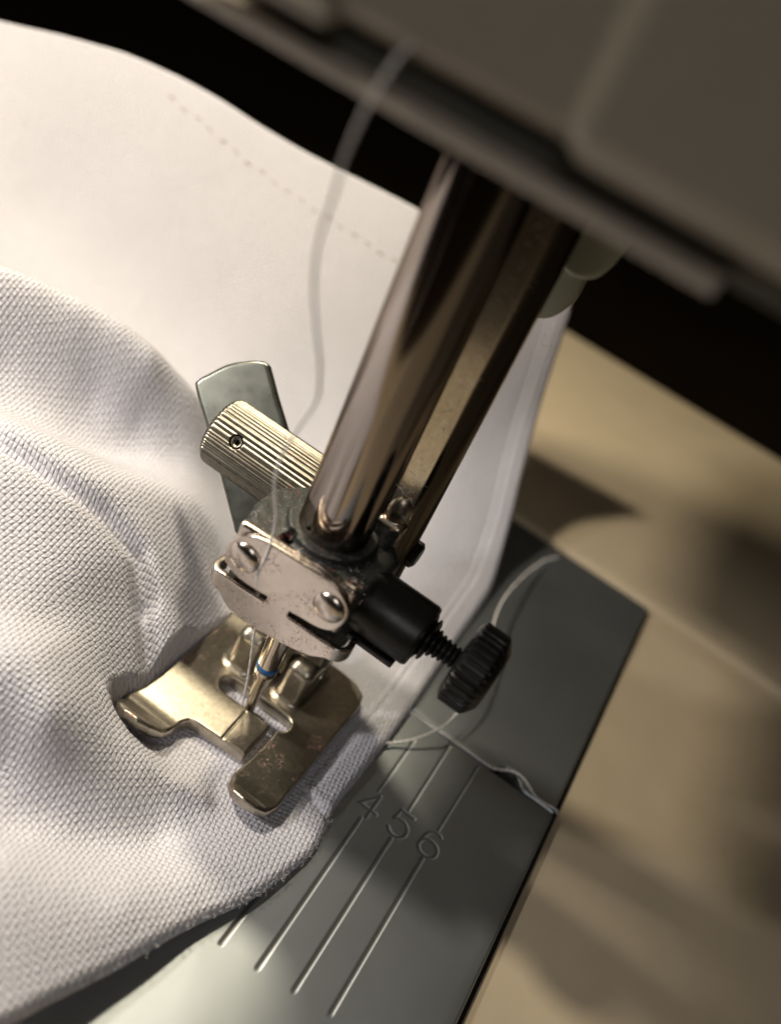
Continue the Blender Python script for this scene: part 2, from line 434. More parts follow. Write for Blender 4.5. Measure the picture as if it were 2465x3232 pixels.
def plate_mesh(name, x, y, top, bottom, bev, carve=None, parent=None, xs=None, ys=None, notch=None):
    bevs = np.array([0, .04, .12, .25, .45, .7, 1.0])*bev
    X1 = xs if xs is not None else np.linspace(x[0], x[1], 40)
    Y1 = ys if ys is not None else np.linspace(y[0], y[1], 40)
    X1 = np.unique(np.concatenate([x[0]+bevs, X1[(X1 > x[0]+bev) & (X1 < x[1]-bev)], x[1]-bevs]))
    Y1 = np.unique(np.concatenate([y[0]+bevs, Y1[(Y1 > y[0]+bev) & (Y1 < y[1]-bev)], y[1]-bevs]))
    X, Y = np.meshgrid(X1, Y1, indexing='ij')
    e = np.minimum(np.minimum(X-x[0], x[1]-X), np.minimum(Y-y[0], y[1]-Y))
    q = np.clip(1-e/bev, 0, 1)
    Z = top-bev*(1-np.sqrt(np.maximum(0, 1-q*q)))
    if carve is not None: Z = Z-carve(X, Y)
    nx, ny = X.shape
    if notch is not None: Y = notch(X, Y)
    V = np.stack([X, Y, Z], -1).reshape(-1, 3)
    I = np.arange(nx*ny).reshape(nx, ny)
    F = np.stack([I[:-1, :-1], I[1:, :-1], I[1:, 1:], I[:-1, 1:]], -1).reshape(-1, 4)
    ring = np.concatenate([I[:, 0], I[-1, 1:], I[-2::-1, -1], I[0, -2:0:-1]])
    low = V[ring].copy(); low[:, 2] = bottom
    L = len(V)+np.arange(len(ring)); V = np.concatenate([V, low])
    r2 = np.roll(ring, -1); L2 = np.roll(L, -1)
    F = np.concatenate([F, np.stack([ring, L, L2, r2], -1)])
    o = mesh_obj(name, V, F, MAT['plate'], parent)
    g = np.zeros(len(V), dtype=np.float32)
    if carve is not None: g[:nx*ny] = np.clip(carve(X+.05, Y)/0.08, 0, 1).ravel()**1.5  # painted shade mask, offset to one wall of each groove
    at = o.data.attributes.new('groove_shade', 'FLOAT', 'POINT'); at.data.foreach_set('value', g)
    return o
def engrave(X, Y):
    d = np.full(X.shape, 9.0); 
    for a_, b, hw in LINES: d = np.minimum(d, seg2(X, Y, a_, b)-hw)
    for s in STROKES:
        for a_, b in zip(s[:-1], s[1:]): d = np.minimum(d, seg2(X, Y, a_, b)-0.15)
    return 0.08*np.clip(0.5-d/0.14, 0, 1)
xs = axis_pts([(-40, 8.4, 2.5), (8.4, 20.5, .07), (20.5, 27.7, 1.2)])
ys = axis_pts([(-31, -17.8, 2), (-17.8, -1.5, .12), (-1.5, 3.0, .07), (3.0, 12.0, .12), (12.0, 12.3, .11)])
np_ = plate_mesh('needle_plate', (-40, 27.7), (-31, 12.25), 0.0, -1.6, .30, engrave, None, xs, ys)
tag(np_, 'satin grey metal needle plate engraved with seam lines and numerals 4, 5 and 6', 'needle plate')
def notch(X, Y):
    k = np.exp(-((X-22.2)/1.35)**4)*1.25
    return np.where(Y < 20, Y+k*np.clip((20-Y)/7.5, 0, 1)**2, Y)
sp_ = plate_mesh('slide_plate', (-40, 27.65), (12.5, 51.0), -0.02, -1.6, .28, None, None,
                 np.unique(np.concatenate([np.linspace(-40, 18, 20), np.linspace(18, 27.6, 60)])), np.linspace(12.5, 51, 40), notch)
tag(sp_, 'dark satin metal slide plate behind the seam, beyond the engraved plate', 'cover plate')

slab('gap_shade_slab', (-40, 28.2), (-31.4, 51.2), (-3, -0.75), MAT['void'], .1, np_)  # dark slab added to paint the shade in the gaps around the plates

# ------------------------------------------------------------------ presser foot
foot = empty('fabric_presser', 'timeworn nickel presser foot with two upturned toes clamping the white cloth', 'presser foot')
SOLE = [(6.6, 7.4), (6.2, 8.6), (5.0, 9.3), (3, 9.5), (-5.5, 9.5), (-7.6, 9.2), (-8.7, 8.4), (-9.0, 7), (-9.0, -3.5), (-9.15, -5.2), (-9.6, -6.8), (-9.6, -8.4), (-9.0, -9.4), (-7.9, -9.9),
        (-6.6, -9.8), (-5.4, -9.2), (-4.75, -8.2), (-4.55, -6.9), (-4.5, -5.9), (-4.15, -5.25), (-3.4, -5.0), (1.55, -4.65), (1.55, 0.2), (2.2, 0.2), (2.25, -3.0), (2.1, -5.2), (1.95, -6.6),
        (2.2, -7.8), (2.95, -8.6), (4.2, -8.9), (5.4, -8.6), (6.3, -7.8), (6.65, -6.6), (6.6, -5)]
def slot2(x, y): return seg2(x, y, (-3.9, .12), (2.0, .30))-.92
def sole_sdf(x, y, z):
    d2 = np.maximum(poly2(x, y, SOLE), -slot2(x, y))
    zs = z-0.17*np.maximum(0, -6.0-y)**2
    fat = 0.30*np.exp(-((y+9.0)/.85)**2)-0.10*np.exp(-((y+7.5)/.4)**2)
    rr = 0.20+0.55*np.clip((-6.6-y)/1.6, 0, 1)
    lift = 0.10*np.exp(-((np.abs(slot2(x, y)))/0.5)**2)*0
    g = 0.16*np.clip(1-np.abs(x+0.95+0.06*(y+3))/0.13, 0, 1)*((y < -1.0) & (y > -5.2))
    return extr(d2, zs-1.25+g*0.5-fat*.4, 0.72-g*0.5+fat, rr)
V, F = nets(sole_sdf, (-10.4, -10.7, 0.1), (7.4, 10.3, 5.6), 0.13)
mesh_obj('sole', V, F, MAT['foot'], foot)
def lug(x0, x1, y0, y1, top, hole):
    cx, cy = (x0+x1)/2, (y0+y1)/2
    def box(x, y, z):
        yy = y-0.16*(z-2)*np.where(y < cy, 1, 0)
        d = rbox(x, yy, z, (cx, cy, top/2), ((x1-x0)/2, (y1-y0)/2, top/2), .95)
        if hole:
            dh = np.hypot(y-(cy+.3), z-4.0)-0.75
            d = np.maximum(d, -np.maximum(dh, -(x-(x1-1.2))))
        return d
    def fn(x, y, z):
        b = box(x, y, z)
        d = smin(b, z-1.97, .6)
        return np.maximum(np.maximum(d, 1.7-z), b-.62)
    return nets(fn, (x0-1.5, y0-1.5, 1.5), (x1+1.5, y1+1.8, top+.6), 0.13)
V, F = lug(-6.0, -3.0, 2.0, 7.2, 6.3, False); mesh_obj('lug', V, F, MAT['foot'], foot)
V, F = lug(-0.5, 2.3, 2.3, 8.0, 6.2, True); mesh_obj('lug', V, F, MAT['foot'], foot)
V, F = lathe([(-3.4, 0), (-3.4, .62), (-.2, .62), (-.2, 0)], 'x', (0, 5.2, 3.9), 20); sharp(mesh_obj('cross_pin', V, F, MAT['foot'], foot))

# ------------------------------------------------------------------ presser bar
pb = empty('presser_bar', 'thick steel presser bar behind the needle bar, carrying a side thumb screw', 'presser bar')
PX, PY = 1.0, 8.0
def flatted(pr, th):                                       # flat added along the bar's front to catch a bright strip
    c_ = np.cos(th-math.radians(289)); r_ = np.where(c_ > .2, np.minimum(1, 0.955/np.maximum(c_, .2)), 1)
    return np.repeat(r_[None], len(pr), 0)
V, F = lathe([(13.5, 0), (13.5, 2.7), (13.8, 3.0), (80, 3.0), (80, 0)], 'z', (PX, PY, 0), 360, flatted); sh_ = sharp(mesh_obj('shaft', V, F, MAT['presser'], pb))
th_ = np.arctan2(V[:, 1]-PY, V[:, 0]-PX); strip_lit = np.clip((np.cos(th_-math.radians(289))-0.945)/0.012, 0, 1).astype(np.float32)  # mask of the painted highlight strip
at_ = sh_.data.attributes.new('worn_lit', 'FLOAT', 'POINT'); at_.data.foreach_set('value', strip_lit)
def ankle_sdf(x, y, z):
    a_ = rbox(x, y, z, (-2.6, 7.6, 17.5), (2.0, 3.0, 6.0), .8)
    b = rbox(x, y, z, (-1.75, 5.6, 8.5), (1.05, 1.7, 6.0), .5)
    c = rbox(x, y, z, (-.4, 7.4, 10.5), (2.9, 3.2, 4.6), .8)
    return smin(smin(a_, b, 1.5), c, .8)
V, F = nets(ankle_sdf, (-5.4, 2.5, 2), (3.2, 11.4, 24.4), .28); mesh_obj('ankle', V, F, MAT['knurl'], pb)
# small bright lug that rides in front of the bar
def lug2(x, y, z):
    a_ = rbox(x, y, z, (1.9, 5.3, 24.2), (1.25, .9, .85), .55)
    b = np.sqrt(((x-1.9)/1.0)**2+((y-5.5)/0.9)**2+((z-26.0)/1.5)**2)-1.0
    return smin(a_, b*.8, .25)
V, F = nets(lug2, (.2, 4, 22.8), (3.6, 7, 28.2), .12); mesh_obj('guide_lug', V, F, MAT['foot'], pb)
V, F = lathe([(3.0, 0), (3.0, 1.25), (4.3, 1.25), (4.55, .95), (4.55, 0)], 'x', (0, 8.6, 20.4), 8); sharp(mesh_obj('hex_screw', V, F, MAT['black'], pb), 30)
# knurled thumb screw with its wing
TX0, TX1, TZ, TR = -16.4, -4.2, 20.15, 3.28
ga = np.cumsum(rng.uniform(.55, 1.45, 52)); ga = ga/ga[-1]*2*np.pi
def thumb_sdf(x, y, z):
    yy, zz = y-PY, z-TZ
    r = np.hypot(yy, zz); th = np.arctan2(zz, yy) % (2*np.pi)
    i = np.searchsorted(ga, th); i = np.clip(i, 0, len(ga)-1)
    hi = ga[i]; lo_ = np.where(i > 0, ga[i-1], 0)
    k = (th-lo_)/np.maximum(hi-lo_, 1e-6)
    gr = 0.19*np.abs(np.sin(np.pi*k))**0.6
    w1 = r-(TR-0.19+gr)
    rr = 0.55
    wx = np.maximum(TX0+0-x, x-TX1)
    q1, q2 = w1+rr, wx+rr
    d = np.minimum(np.maximum(q1, q2), 0)+np.sqrt(np.maximum(q1, 0)**2+np.maximum(q2, 0)**2)-rr
    d = np.maximum(d, w1)
    # roll pin hole, drilled across the axis and facing up-front
    tx, ty, tz = 1, 0, 0
    u = x+13.35; v = yy*0.61+zz*0.79
    h = np.hypot(u, v)-0.62
    dep = -yy*0.79+zz*0.61
    h = np.maximum(h, 1.4-dep)
    return np.maximum(d, -h)
V, F = nets(thumb_sdf, (TX0-.3, PY-TR-.3, TZ-TR-.3), (TX1+.3, PY+TR+.3, TZ+TR+.3), .085)
thumb = mesh_obj('thumb_screw', V, F, MAT['knurl'], pb)
n_ = np.array([0, -.7915, .6112]); d_ = np.array([0, .6112, .7915])
Q = tube(np.array([[-13.35, PY, TZ]])+n_[None]*np.linspace(1.5, 3.15, 4)[:, None], .50, 24)
Q2 = tube(np.array([[-13.35, PY, TZ]])+n_[None]*np.linspace(3.15, 1.5, 4)[:, None], .27, 24)
cap = (np.concatenate([Q[0][-24:], Q2[0][:24]]), np.array([[k, (k+1) % 24, 24+0, 24+0] for k in range(0)], dtype=int).reshape(-1, 4))
# ring lip between outer and inner wall
o3 = []
for k in range(24):
    o3.append((Q[0][-24+k], ))
ov = Q[0][-24:]; c0 = np.array([-13.35, PY, TZ])+n_*3.15
iv = c0+(ov-c0)*0.54
RV = np.concatenate([ov, iv, iv-n_*1.5]); RF_ = np.array([[k, (k+1) % 24, 24+(k+1) % 24, 24+k] for k in range(24)]+[[24+k, 24+(k+1) % 24, 48+(k+1) % 24, 48+k] for k in range(24)])
V, F = join([Q, (RV, RF_)]); mesh_obj('roll_pin', V, F, MAT['knurl'], thumb)
WING = smooth_path([(-20.5, 1.7), (-20.75, 2.5), (-20.2, 3.55), (-19.2, 5.15), (-17.8, 6.4), (-16.7, 7.05), (-16.0, 7.1), (-15.5, 6.75), (-13.5, 5.1), (-11.3, 3.4), (-8.8, 1.4), (-6.4, -0.5), (-5.9, -1.4), (-6.3, -2.6), (-8.3, -5.4), (-9.2, -6.5), (-9.9, -6.7), (-10.6, -6.15), (-13.8, -3.55), (-17.5, -.65)], 5, True)
def wing_sdf(x, t, v): return extr(poly2(x, v, WING), t, .48, .34)
V, F = nets(wing_sdf, (-21.3, -.8, -7.3), (-5.4, .8, 7.8), .13)
W = np.stack([V[:, 0], PY+V[:, 2]*d_[1]-V[:, 1]*n_[1]*-1, TZ+V[:, 2]*d_[2]+V[:, 1]*n_[2]], 1)
mesh_obj('wing', W, F, MAT['zinc'], thumb)

# ------------------------------------------------------------------ needle bar with clamp
nb = empty('needle_bar', 'polished steel needle bar in front, ending in a clamp with a thread guide', 'needle bar')
NX, NY = -1.0, 1.0
V, F = lathe([(20, 0), (20, 2.55), (22.4, 2.8), (22.8, 2.82), (80, 2.82), (80, 0)], 'z', (NX, NY, 0), 96); sharp(mesh_obj('shaft', V, F, MAT['chrome'], nb))
BLK = [(-5.3, -3.75), (3.7, -3.25), (4.4, -1.5), (4.5, 3.0), (2.6, 4.6), (-2.5, 5.0), (-5.6, 3.9), (-7.0, 1.6), (-6.9, -1.0), (-6.3, -2.8)]
def block_sdf(x, y, z):
    lump = 0.04*np.sin(3.1*x+1.3*y)*np.sin(2.7*y+2.0*z)*np.sin(2.2*z+1.1*x)
    d = extr(poly2(x, y, BLK), z-20.4, 3.5, .55)
    c = np.hypot(x-NX, y-NY)
    d = smin(d, np.maximum(c-3.6, np.abs(z-22)-2.6), .5)
    hole = np.maximum(np.sqrt((x+2.9)**2+(y+2.3)**2)-.55, 22.3-z)
    return np.maximum(d+lump, -hole)
V, F = nets(block_sdf, (-7.8, -4.6, 16.4), (5.3, 5.8, 25.2), .16)
blk = mesh_obj('clamp_block', V, F, MAT['block'], nb)
# clamp boss, spring and fluted screw on the right
V, F = lathe([(3.8, 0), (3.8, 2.63), (8.9, 2.63), (9.15, 2.5), (9.15, 2.0), (9.0, 1.9), (9.0, 0)], 'x', (0, .1, 21.3), 64); sharp(mesh_obj('clamp_boss', V, F, MAT['black'], nb))
def rbx(x, y, z): return rbox(x, y, z, (6.2, -.3, 18.75), (2.2, 1.6, .3), .11)
V, F = nets(rbx, (3.7, -3.4, 17.9), (9.5, 2.4, 19.2), .11); mesh_obj('clamp_lip', V, F, MAT['black'], nb)
prof = [(9.0, 0)]
xx = 9.0
rads = [1.95, 1.75, 1.15, 1.0, .95, .92, .9, .9]
for r in rads:
    prof += [(xx+.02, r*.80), (xx+.13, r), (xx+.27, r), (xx+.42, r*.80)]; xx += .45
prof += [(xx+.3, .9), (xx+.3, 0)]
V, F = lathe(prof, 'x', (0, .1, 21.45), 40); scr = sharp(mesh_obj('clamp_screw', V, F, MAT['black'], nb), 50)
def fl(pr, th):
    m = np.ones((len(pr), len(th)))
    amp = np.where((pr[:, 0] > 12.5) & (pr[:, 0] < 14.7) & (pr[:, 1] > 2.4), 0.055, 0.0)
    ph = (th*30/(2*np.pi)) % 1
    sh = np.clip((np.abs(ph-.5)-.27)/.10, 0, 1)
    return m-amp[:, None]*sh[None]
V, F = lathe([(12.2, 0), (12.2, 1.4), (12.25, 2.9), (12.45, 3.2), (12.6, 3.42), (13.2, 3.42), (13.8, 3.42), (14.5, 3.42), (14.62, 3.3), (14.8, 3.12), (15.15, 2.6), (15.3, 2.35), (15.35, 1.6), (15.3, 0)], 'x', (0, .1, 21.75), 300, fl)
sharp(mesh_obj('screw_head', V, F, MAT['black'], scr), 40)
# thread guide
UP = [(-1.85, 20.0), (-3.2, 19.95), (-4.4, 20.05), (-5.3, 20.35), (-5.9, 21.0), (-6.1, 21.8), (-5.95, 22.9), (-5.5, 23.8), (-4.8, 24.4), (-4.0, 24.75), (-3, 24.88), (1.35, 24.88), (2.4, 24.75), (3.25, 24.3), (3.9, 23.6), (4.2, 22.7), (4.1, 21.6), (3.75, 20.8), (3.2, 20.35), (2.4, 20.1), (1.1, 20.02), (.1, 19.95)]
LO = [(.2, 19.38), (1.85, 19.25), (3.1, 19.2), (6.6, 19.2), (6.5, 18.2), (4.1, 17.7), (3.0, 17.0), (1.8, 16.7), (.4, 16.45), (-1, 16.35), (-2.4, 16.25), (-3.5, 16.25), (-4.3, 16.5), (-5, 17.05), (-5.6, 17.65), (-6.4, 18.0), (-8.2, 18.2), (-8.2, 19.5), (-5.6, 19.48), (-4, 19.4), (-1.9, 19.42)]
UP = smooth_path(UP, 3, True)
def guide_sdf(x, t, z):
    d2 = np.minimum(poly2(x, z, UP), poly2(x, z, LO))
    d2 = np.minimum(d2, np.maximum(np.abs(x+.87)-1.0, np.abs(z-19.7)-1.0))
    return extr(d2, t, .27, .10)
V, F = nets(guide_sdf, (-8.5, -.5, 15.9), (6.9, .5, 25.2), .10)
x, t, z = V.T.copy()
def bend(x, t, x0, sgn, R):
    u = (x-x0)*sgn; b = u > 0
    th = np.clip(u/R, 0, math.pi*.55); ex = np.maximum(0, u-R*math.pi*.55)
    nx_ = x0+sgn*((R-t)*np.sin(th)+ex*np.cos(th)); ny_ = R-(R-t)*np.cos(th)+ex*np.sin(th)
    return np.where(b, nx_, x), np.where(b, ny_, t)
low = z < 19.75
xb, tb = bend(x, t, -6.0, -1, .8); x = np.where(low, xb, x); t = np.where(low, tb, t)
xb, tb = bend(x, t, 4.35, 1, .8); x = np.where(low, xb, x); t = np.where(low, tb, t)
Yg = -4.0-.27
G = np.stack([x, Yg+.08*x+t+.27*0, z], 1)
guide = mesh_obj('thread_guide', G, F, MAT['nickel'], nb)
for rx, rz in ((-4.55, 22.3), (2.65, 22.55)):
    pr = [(.15, 1.32), (0, 1.32), (-.12, 1.26), (-.28, 1.04), (-.40, .72), (-.46, .36), (-.48, 0.001)]
    V, F = lathe([(p, r) for p, r in pr], 'y', (rx, Yg-.27+.08*rx, rz), 40); mesh_obj('rivet', V, F, MAT['nickel'], guide)
def backing(x, y, z): return rbox(x, y, z, (-1, -3.75, 22.4), (4.9, .42, 2.35), .3)
V, F = nets(lambda x, y, z: backing(x, y-.08*x, z), (-6.6, -5, 19.6), (4.6, -2.6, 25.2), .11); mesh_obj('guide_backing', V, F, MAT['nickel'], nb)
# lint caught on the oily clamp: loose fibres
def fibres(name, spots, n, rad, mat, parent, length=(0.5, 1.6), up=(0, 0, 1)):
    P = []
    for _ in range(n):
        c, r = spots[rng.integers(len(spots))]
        p = np.array(c)+rng.normal(0, 1, 3)*np.array(r)
        L = rng.uniform(*length); dr = rng.normal(0, 1, 3); dr /= np.linalg.norm(dr); pts = [p]
        for k in range(5):
            dr = dr+rng.normal(0, .75, 3); dr /= np.linalg.norm(dr); pts.append(pts[-1]+dr*L/5)
        P.append(tube(smooth_path(pts, 3), rad*rng.uniform(.7, 1.3), 4))
    V, F = join(P)
    return tag(mesh_obj(name, V, F, mat, parent), kind='stuff')
SP = [((-4.5, -2, 23.93), (.8, .7, .03)), ((-4.5, 1.3, 23.93), (.8, 1.0, .03)), ((-.5, -2.9, 23.95), (2.2, .35, .06)), ((2.6, -1.0, 23.95), (.7, 1.0, .06)), ((3.4, -2.5, 23.7), (.4, .4, .3))]
fibres('lint', SP, 90, .010, MAT['fiber_white'], nb, (.3, .8))
fibres('lint', SP+[((-3.2, -2.2, 24.1), (.6, .5, .2)), ((3.2, -2.9, 24.2), (.4, .3, .3)), ((6.5, -2.0, 18.9), (1.2, .3, .1))], 40, .012, MAT['fiber_red'], nb)
fibres('lint', [((2.2, 5.1, 26+6*k), (.35, .15, 3.0)) for k in range(5)], 90, .012, MAT['fiber_white'], pb, (.4, 1.1))
fibres('lint', [((2.2, 4.9, 24.5), (.7, .3, .6)), ((2.2, 5.1, 34), (.3, .15, 6.0))], 30, .013, MAT['fiber_red'], pb, (.4, 1.2))
# lint-clogged arm between clamp and presser bar
V, F = tube(smooth_path([(2.0, 4.2, 25.0), (2.1, 3.6, 23.6), (1.9, 2.8, 22.0), (1.7, 2.2, 20.0)], 8), np.linspace(1.0, 1.35, 25), 20)
V = V+rng.normal(0, .035, V.shape); mesh_obj('clamp_arm', V, F, MAT['block'], nb)

# ------------------------------------------------------------------ needle
ne = empty('needle', 'sewing needle with a blue ring, piercing the slot of the presser foot', 'needle')
ax_, ay_ = -1.2, 0.0
def nr(pr, th): return np.ones((len(pr), len(th)))
V, F = lathe([(18, 0), (18, 1.0), (6.9, 1.0), (5.7, .72), (4.6, .58), (.6, .50), (-2.5, .42), (-4.5, .02)], 'z', (ax_, ay_, 0), 40)
def needle_sdf(x, y, z):
    r = np.hypot(x-ax_, y-ay_)
    rad = np.interp(z, [-4.8, -2.5, .6, 4.6, 5.9, 7.0, 18], [.05, .42, .48, .56, .72, 1.0, 1.0])
    d = (r-rad)*.9
    gx, gy = ax_-.46, ay_-.52                              # long groove on the front-left face
    g = np.hypot(x-gx, y-gy)-.26
    g = np.maximum(g, np.maximum(z-6.3, 0.2-z))
    eye = np.hypot((x-ax_)*.8-(y-ay_)*.6, (z-1.1)*.45)-.16
    d = np.maximum(d, -g); d = np.maximum(d, -eye)
    return np.maximum(d, np.maximum(z-18, -4.6-z))
V, F = nets(needle_sdf, (ax_-1.3, ay_-1.3, -4.9), (ax_+1.3, ay_+1.3, 18.3), .075)
mesh_obj('shaft', V, F, MAT['needle'], ne)
V, F = lathe([(7.5, .98), (7.5, 1.012), (8.2, 1.012), (8.2, .98)], 'z', (ax_, ay_, 0), 40); mesh_obj('colour_band', V, F, MAT['blue'], ne)

# ------------------------------------------------------------------ machine head (close to the lens)
head = empty('machine_head', 'grey beige sewing machine head casing blurred above the bars', 'machine head')
slab('front_panel', (-13.8, 7.0), (-11.6, 30), (58.7, 130), MAT['casing'], 1.2, head)
slab('side_cover', (4.6, 75), (-12.7, 32), (58.3, 130), MAT['casing'], 1.9, head)
slab('unseen_shade_block', (-24, 75), (30.5, 62), (57.0, 130), MAT['casing'], 2, head)  # unseen block added to keep lamp light off the rear bed
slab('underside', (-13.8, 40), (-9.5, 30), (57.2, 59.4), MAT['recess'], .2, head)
slab('bottom_rim', (-13.8, 13.2), (-12.0, -9.0), (56.72, 57.12), MAT['rim'], .10, head)
slab('trim_strip', (-13.8, -6.0), (-12.2, -10), (58.3, 59.2), MAT['casing'], .4, head)
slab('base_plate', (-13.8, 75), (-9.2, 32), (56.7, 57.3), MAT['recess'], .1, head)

# ------------------------------------------------------------------ pale plastic lever behind the bars
lev = empty('threader_lever', 'pale green plastic lever tip hanging behind the presser bar', 'lever')
LP = smooth_path([(2.6, 60), (2.9, 48), (3.1, 46.6), (4.0, 46.25), (5.3, 46.7), (5.95, 47.7), (6.3, 49.6), (6.6, 52), (6.6, 60)], 5, True)
V, F = nets(lambda x, t, z: extr(poly2(x, z, LP), t, .9, .35), (1.8, -1.2, 45.6), (7.2, 1.2, 60.6), .22)
mesh_obj('tab', np.stack([V[:, 0], 13.0+V[:, 1], V[:, 2]], 1), F, MAT['plastic'], lev)
LS = smooth_path([(2.4, 49), (4.75, 49), (4.65, 46.5), (4.7, 44.3), (4.45, 43.2), (3.7, 42.0), (2.6, 41.4), (1.8, 42)], 5, True)
V, F = nets(lambda x, t, z: extr(poly2(x, z, LS), t, .6, .25), (1.2, -.9, 40.8), (5.4, .9, 49.6), .2)
mesh_obj('stem', np.stack([V[:, 0], 14.8+V[:, 1], V[:, 2]], 1), F, MAT['plastic'], lev)

# ------------------------------------------------------------------ cloth
CP = np.array([(-41.2,5.9,22.0),(-38.8,8.1,21.3),(-35.6,10.3,20.0),(-32.5,12.3,18.7),(-29.4,14.2,17.0),(-26.2,18.5,13.0),(-37.5,3.0,15.0),(-34.8,6.1,14.4),(-31.7,9.3,12.8),(-27.8,12.1,11.0),(-24.5,14.2,9.2),(-30.0,-3.7,17.0),(-27.2,-2.2,16.5),(-24.4,-0.2,15.4),(-20.3,3.9,12.8),(-17.1,8.8,9.5),(-13.7,9.6,5.0),(-10.3,7.0,2.6),(-9.0,2.2,2.6),(-24.1,-8.7,14.6),(-19.3,-6.6,12.7),(-15.4,-4.6,9.5),(-12.9,-4.0,7.0),(-9.3,-4.6,3.2),(-10.7,-0.4,6.0),(-8.4,-0.7,3.8),(-19.5,-12.6,12.0),(-15.8,-11.2,10.4),(-10.8,-10.6,7.2),(-8.4,-10.5,4.6),(-13.6,-17.8,11.4),(-9.7,-16.9,9.8),(-6.6,-14.9,6.6),(-3.4,-12.4,3.6),(0.4,-10.5,1.6),(-6.1,-8.1,1.2),(-3.8,-8.5,0.7),(-7.4,-8.8,2.0),(-10.3,-20.4,5.6),(-6.1,-19.8,4.1),(-2.7,-18.3,2.7),(0.6,-14.5,1.1),(4.2,-10.7,0.9),(-4.2,-25.8,7.0),(-0.5,-23.8,5.5),(3.0,-21.1,4.2),(5.1,-16.3,2.5),(7.5,-11.0,1.3),(3.4,-28.6,4.0),(-0.7,-28.9,6.0),(5.3,-23.9,3.0),(7.4,-18.1,2.0),(9.5,-13.6,1.4),(10.9,-8.3,1.0),(-4.7,-4.1,0.6),(1.4,-4.4,0.5),(-2.9,5.7,0.6),(4.7,3.1,0.6),(6.0,6.8,0.7),(6.8,-7.4,0.4),(2.0,-7.9,0.5),(10.3,5.8,0.9),(10.3,11.8,0.9),(11.0,33.2,0.7),(9.2,31.2,0.7),(6.3,28.1,0.6),(7.8,40.8,4.0),(3.6,39.1,4.5),(3.9,32.3,1.0),(4.9,46.4,9.5),(1.5,53.2,17.0),(-21.3,23.5,2.5),(-14.4,18.2,1.0),(-71.0,37.1,22.7),(-58.3,40.4,22.4),(-45.5,43.6,22.2),(-31.3,45.6,20.8),(-67.1,34.1,17.6),(-53.9,37.0,16.8),(-42.6,39.1,15.9),(-30.0,39.9,14.0),(-63.2,31.0,12.9),(-52.0,33.2,12.0),(-39.5,34.2,10.0),(-28.4,33.8,7.6),
               (-79.3,39.8,27.8),(-72.3,42.1,29.3),(-64.2,44.8,30.8),(-57.2,46.6,31.0),(-51,47.8,30.3),(-39.5,50.5,29.3),(-24.5,53.5,29.2),(-12,55.4,28.5),(-1.5,57,27.2),(-92,36,25.5),
               (-95,30,21.7),(-95,0,24),(-90,-40,18),(-45,-45,12),(-10,-50,8),(-60,0,15),(-44,11,17.5),(-38.5,15.5,15.3),(-32,19.5,11.8),(-28.5,23.5,7.3),(-50,8,19),(-50,-20,17),(-70,20,14),(5,20,.6),(-3,15,.6),(-4,22,.6),(-12,28,2.0),(-8,34,3.5)])
def tps(r2): return np.where(r2 > 1e-9, 0.5*r2*np.log(np.maximum(r2, 1e-9)), 0)
nC = len(CP); xy = CP[:, :2]/50
K = tps(((xy[:, None]-xy[None])**2).sum(-1))+np.eye(nC)*2e-4
Pm = np.concatenate([np.ones((nC, 1)), xy], 1)
Am = np.block([[K, Pm], [Pm.T, np.zeros((3, 3))]])
sol = np.linalg.solve(Am, np.concatenate([CP[:, 2], np.zeros(3)]))
def tps_eval(x, y):
    q = np.stack([x.ravel(), y.ravel()], 1)/50
    out = np.empty(len(q))
    for i in range(0, len(q), 20000):
        b = q[i:i+20000]
        out[i:i+20000] = tps(((b[:, None]-xy[None])**2).sum(-1))@sol[:nC]+sol[nC]+b@sol[nC+1:]
    return out.reshape(x.shape)
BE = np.array([(-1.0,-60),(0.3,-40),(.79,-34.55),(2.31,-31.39),(3.37,-28.61),(5.27,-23.93),(7.36,-18.10),(9.49,-13.52),(10.71,-9.26),(11.13,-7.39),(11.14,-5.87),(10.84,-3.88),(10.45,-2.25),(10.62,4.31),(10.64,11.55),(10.3,22),(10.1,30),(9.7,35),(7.78,40.77),(4.89,46.39),(2.1,52),(-1.5,57)])
def Bx(y): return np.interp(y, BEs[:, 1], BEs[:, 0])
BEs = smooth_path(BE, 8)
YM = smooth_path([(-115, 28), (-92, 36), (-79.3, 39.8), (-64.2, 44.6), (-51, 47.9), (-39.5, 50.5), (-24.5, 53.5), (-1.5, 57), (12, 58)], 12)
def ymax(x): return np.interp(x, YM[:, 0], YM[:, 1])
nu, nv = 460, 470
tau = np.linspace(0, 1, nu); tt = 100*(0.55*tau+0.45*tau**2.2); tt[:8] = np.linspace(0, tt[8], 8, endpoint=False)
vv = np.linspace(0, 1, nv)
T_, Vv = np.meshgrid(tt, vv, indexing='ij')
Xc = Bx(-40+Vv*95)-T_
for _ in range(6):
    Yc = -46+Vv*(ymax(Xc)+46)
    Xc = Bx(Yc)-T_
CREASES = [([(-30.2,-5.2),(-28.3,-4.9),(-24.0,-3.6),(-19.6,-1.5),(-16.1,-0.7),(-13.6,-2.0)], 1.7, 1.0),
           ([(-12.8,-2.7),(-11.8,-3.3),(-10.3,-4.2),(-8.7,-5.1)], 1.1, .8),
           ([(-9.2,-10.6),(-5.5,-11.6),(-1.8,-11.2),(1.2,-9.6)], -.55, .9),
           ([(-6.6,-21.9),(-1.6,-17.7),(1.5,-11.6),(2.2,-7.3)], .5, 2.2)]
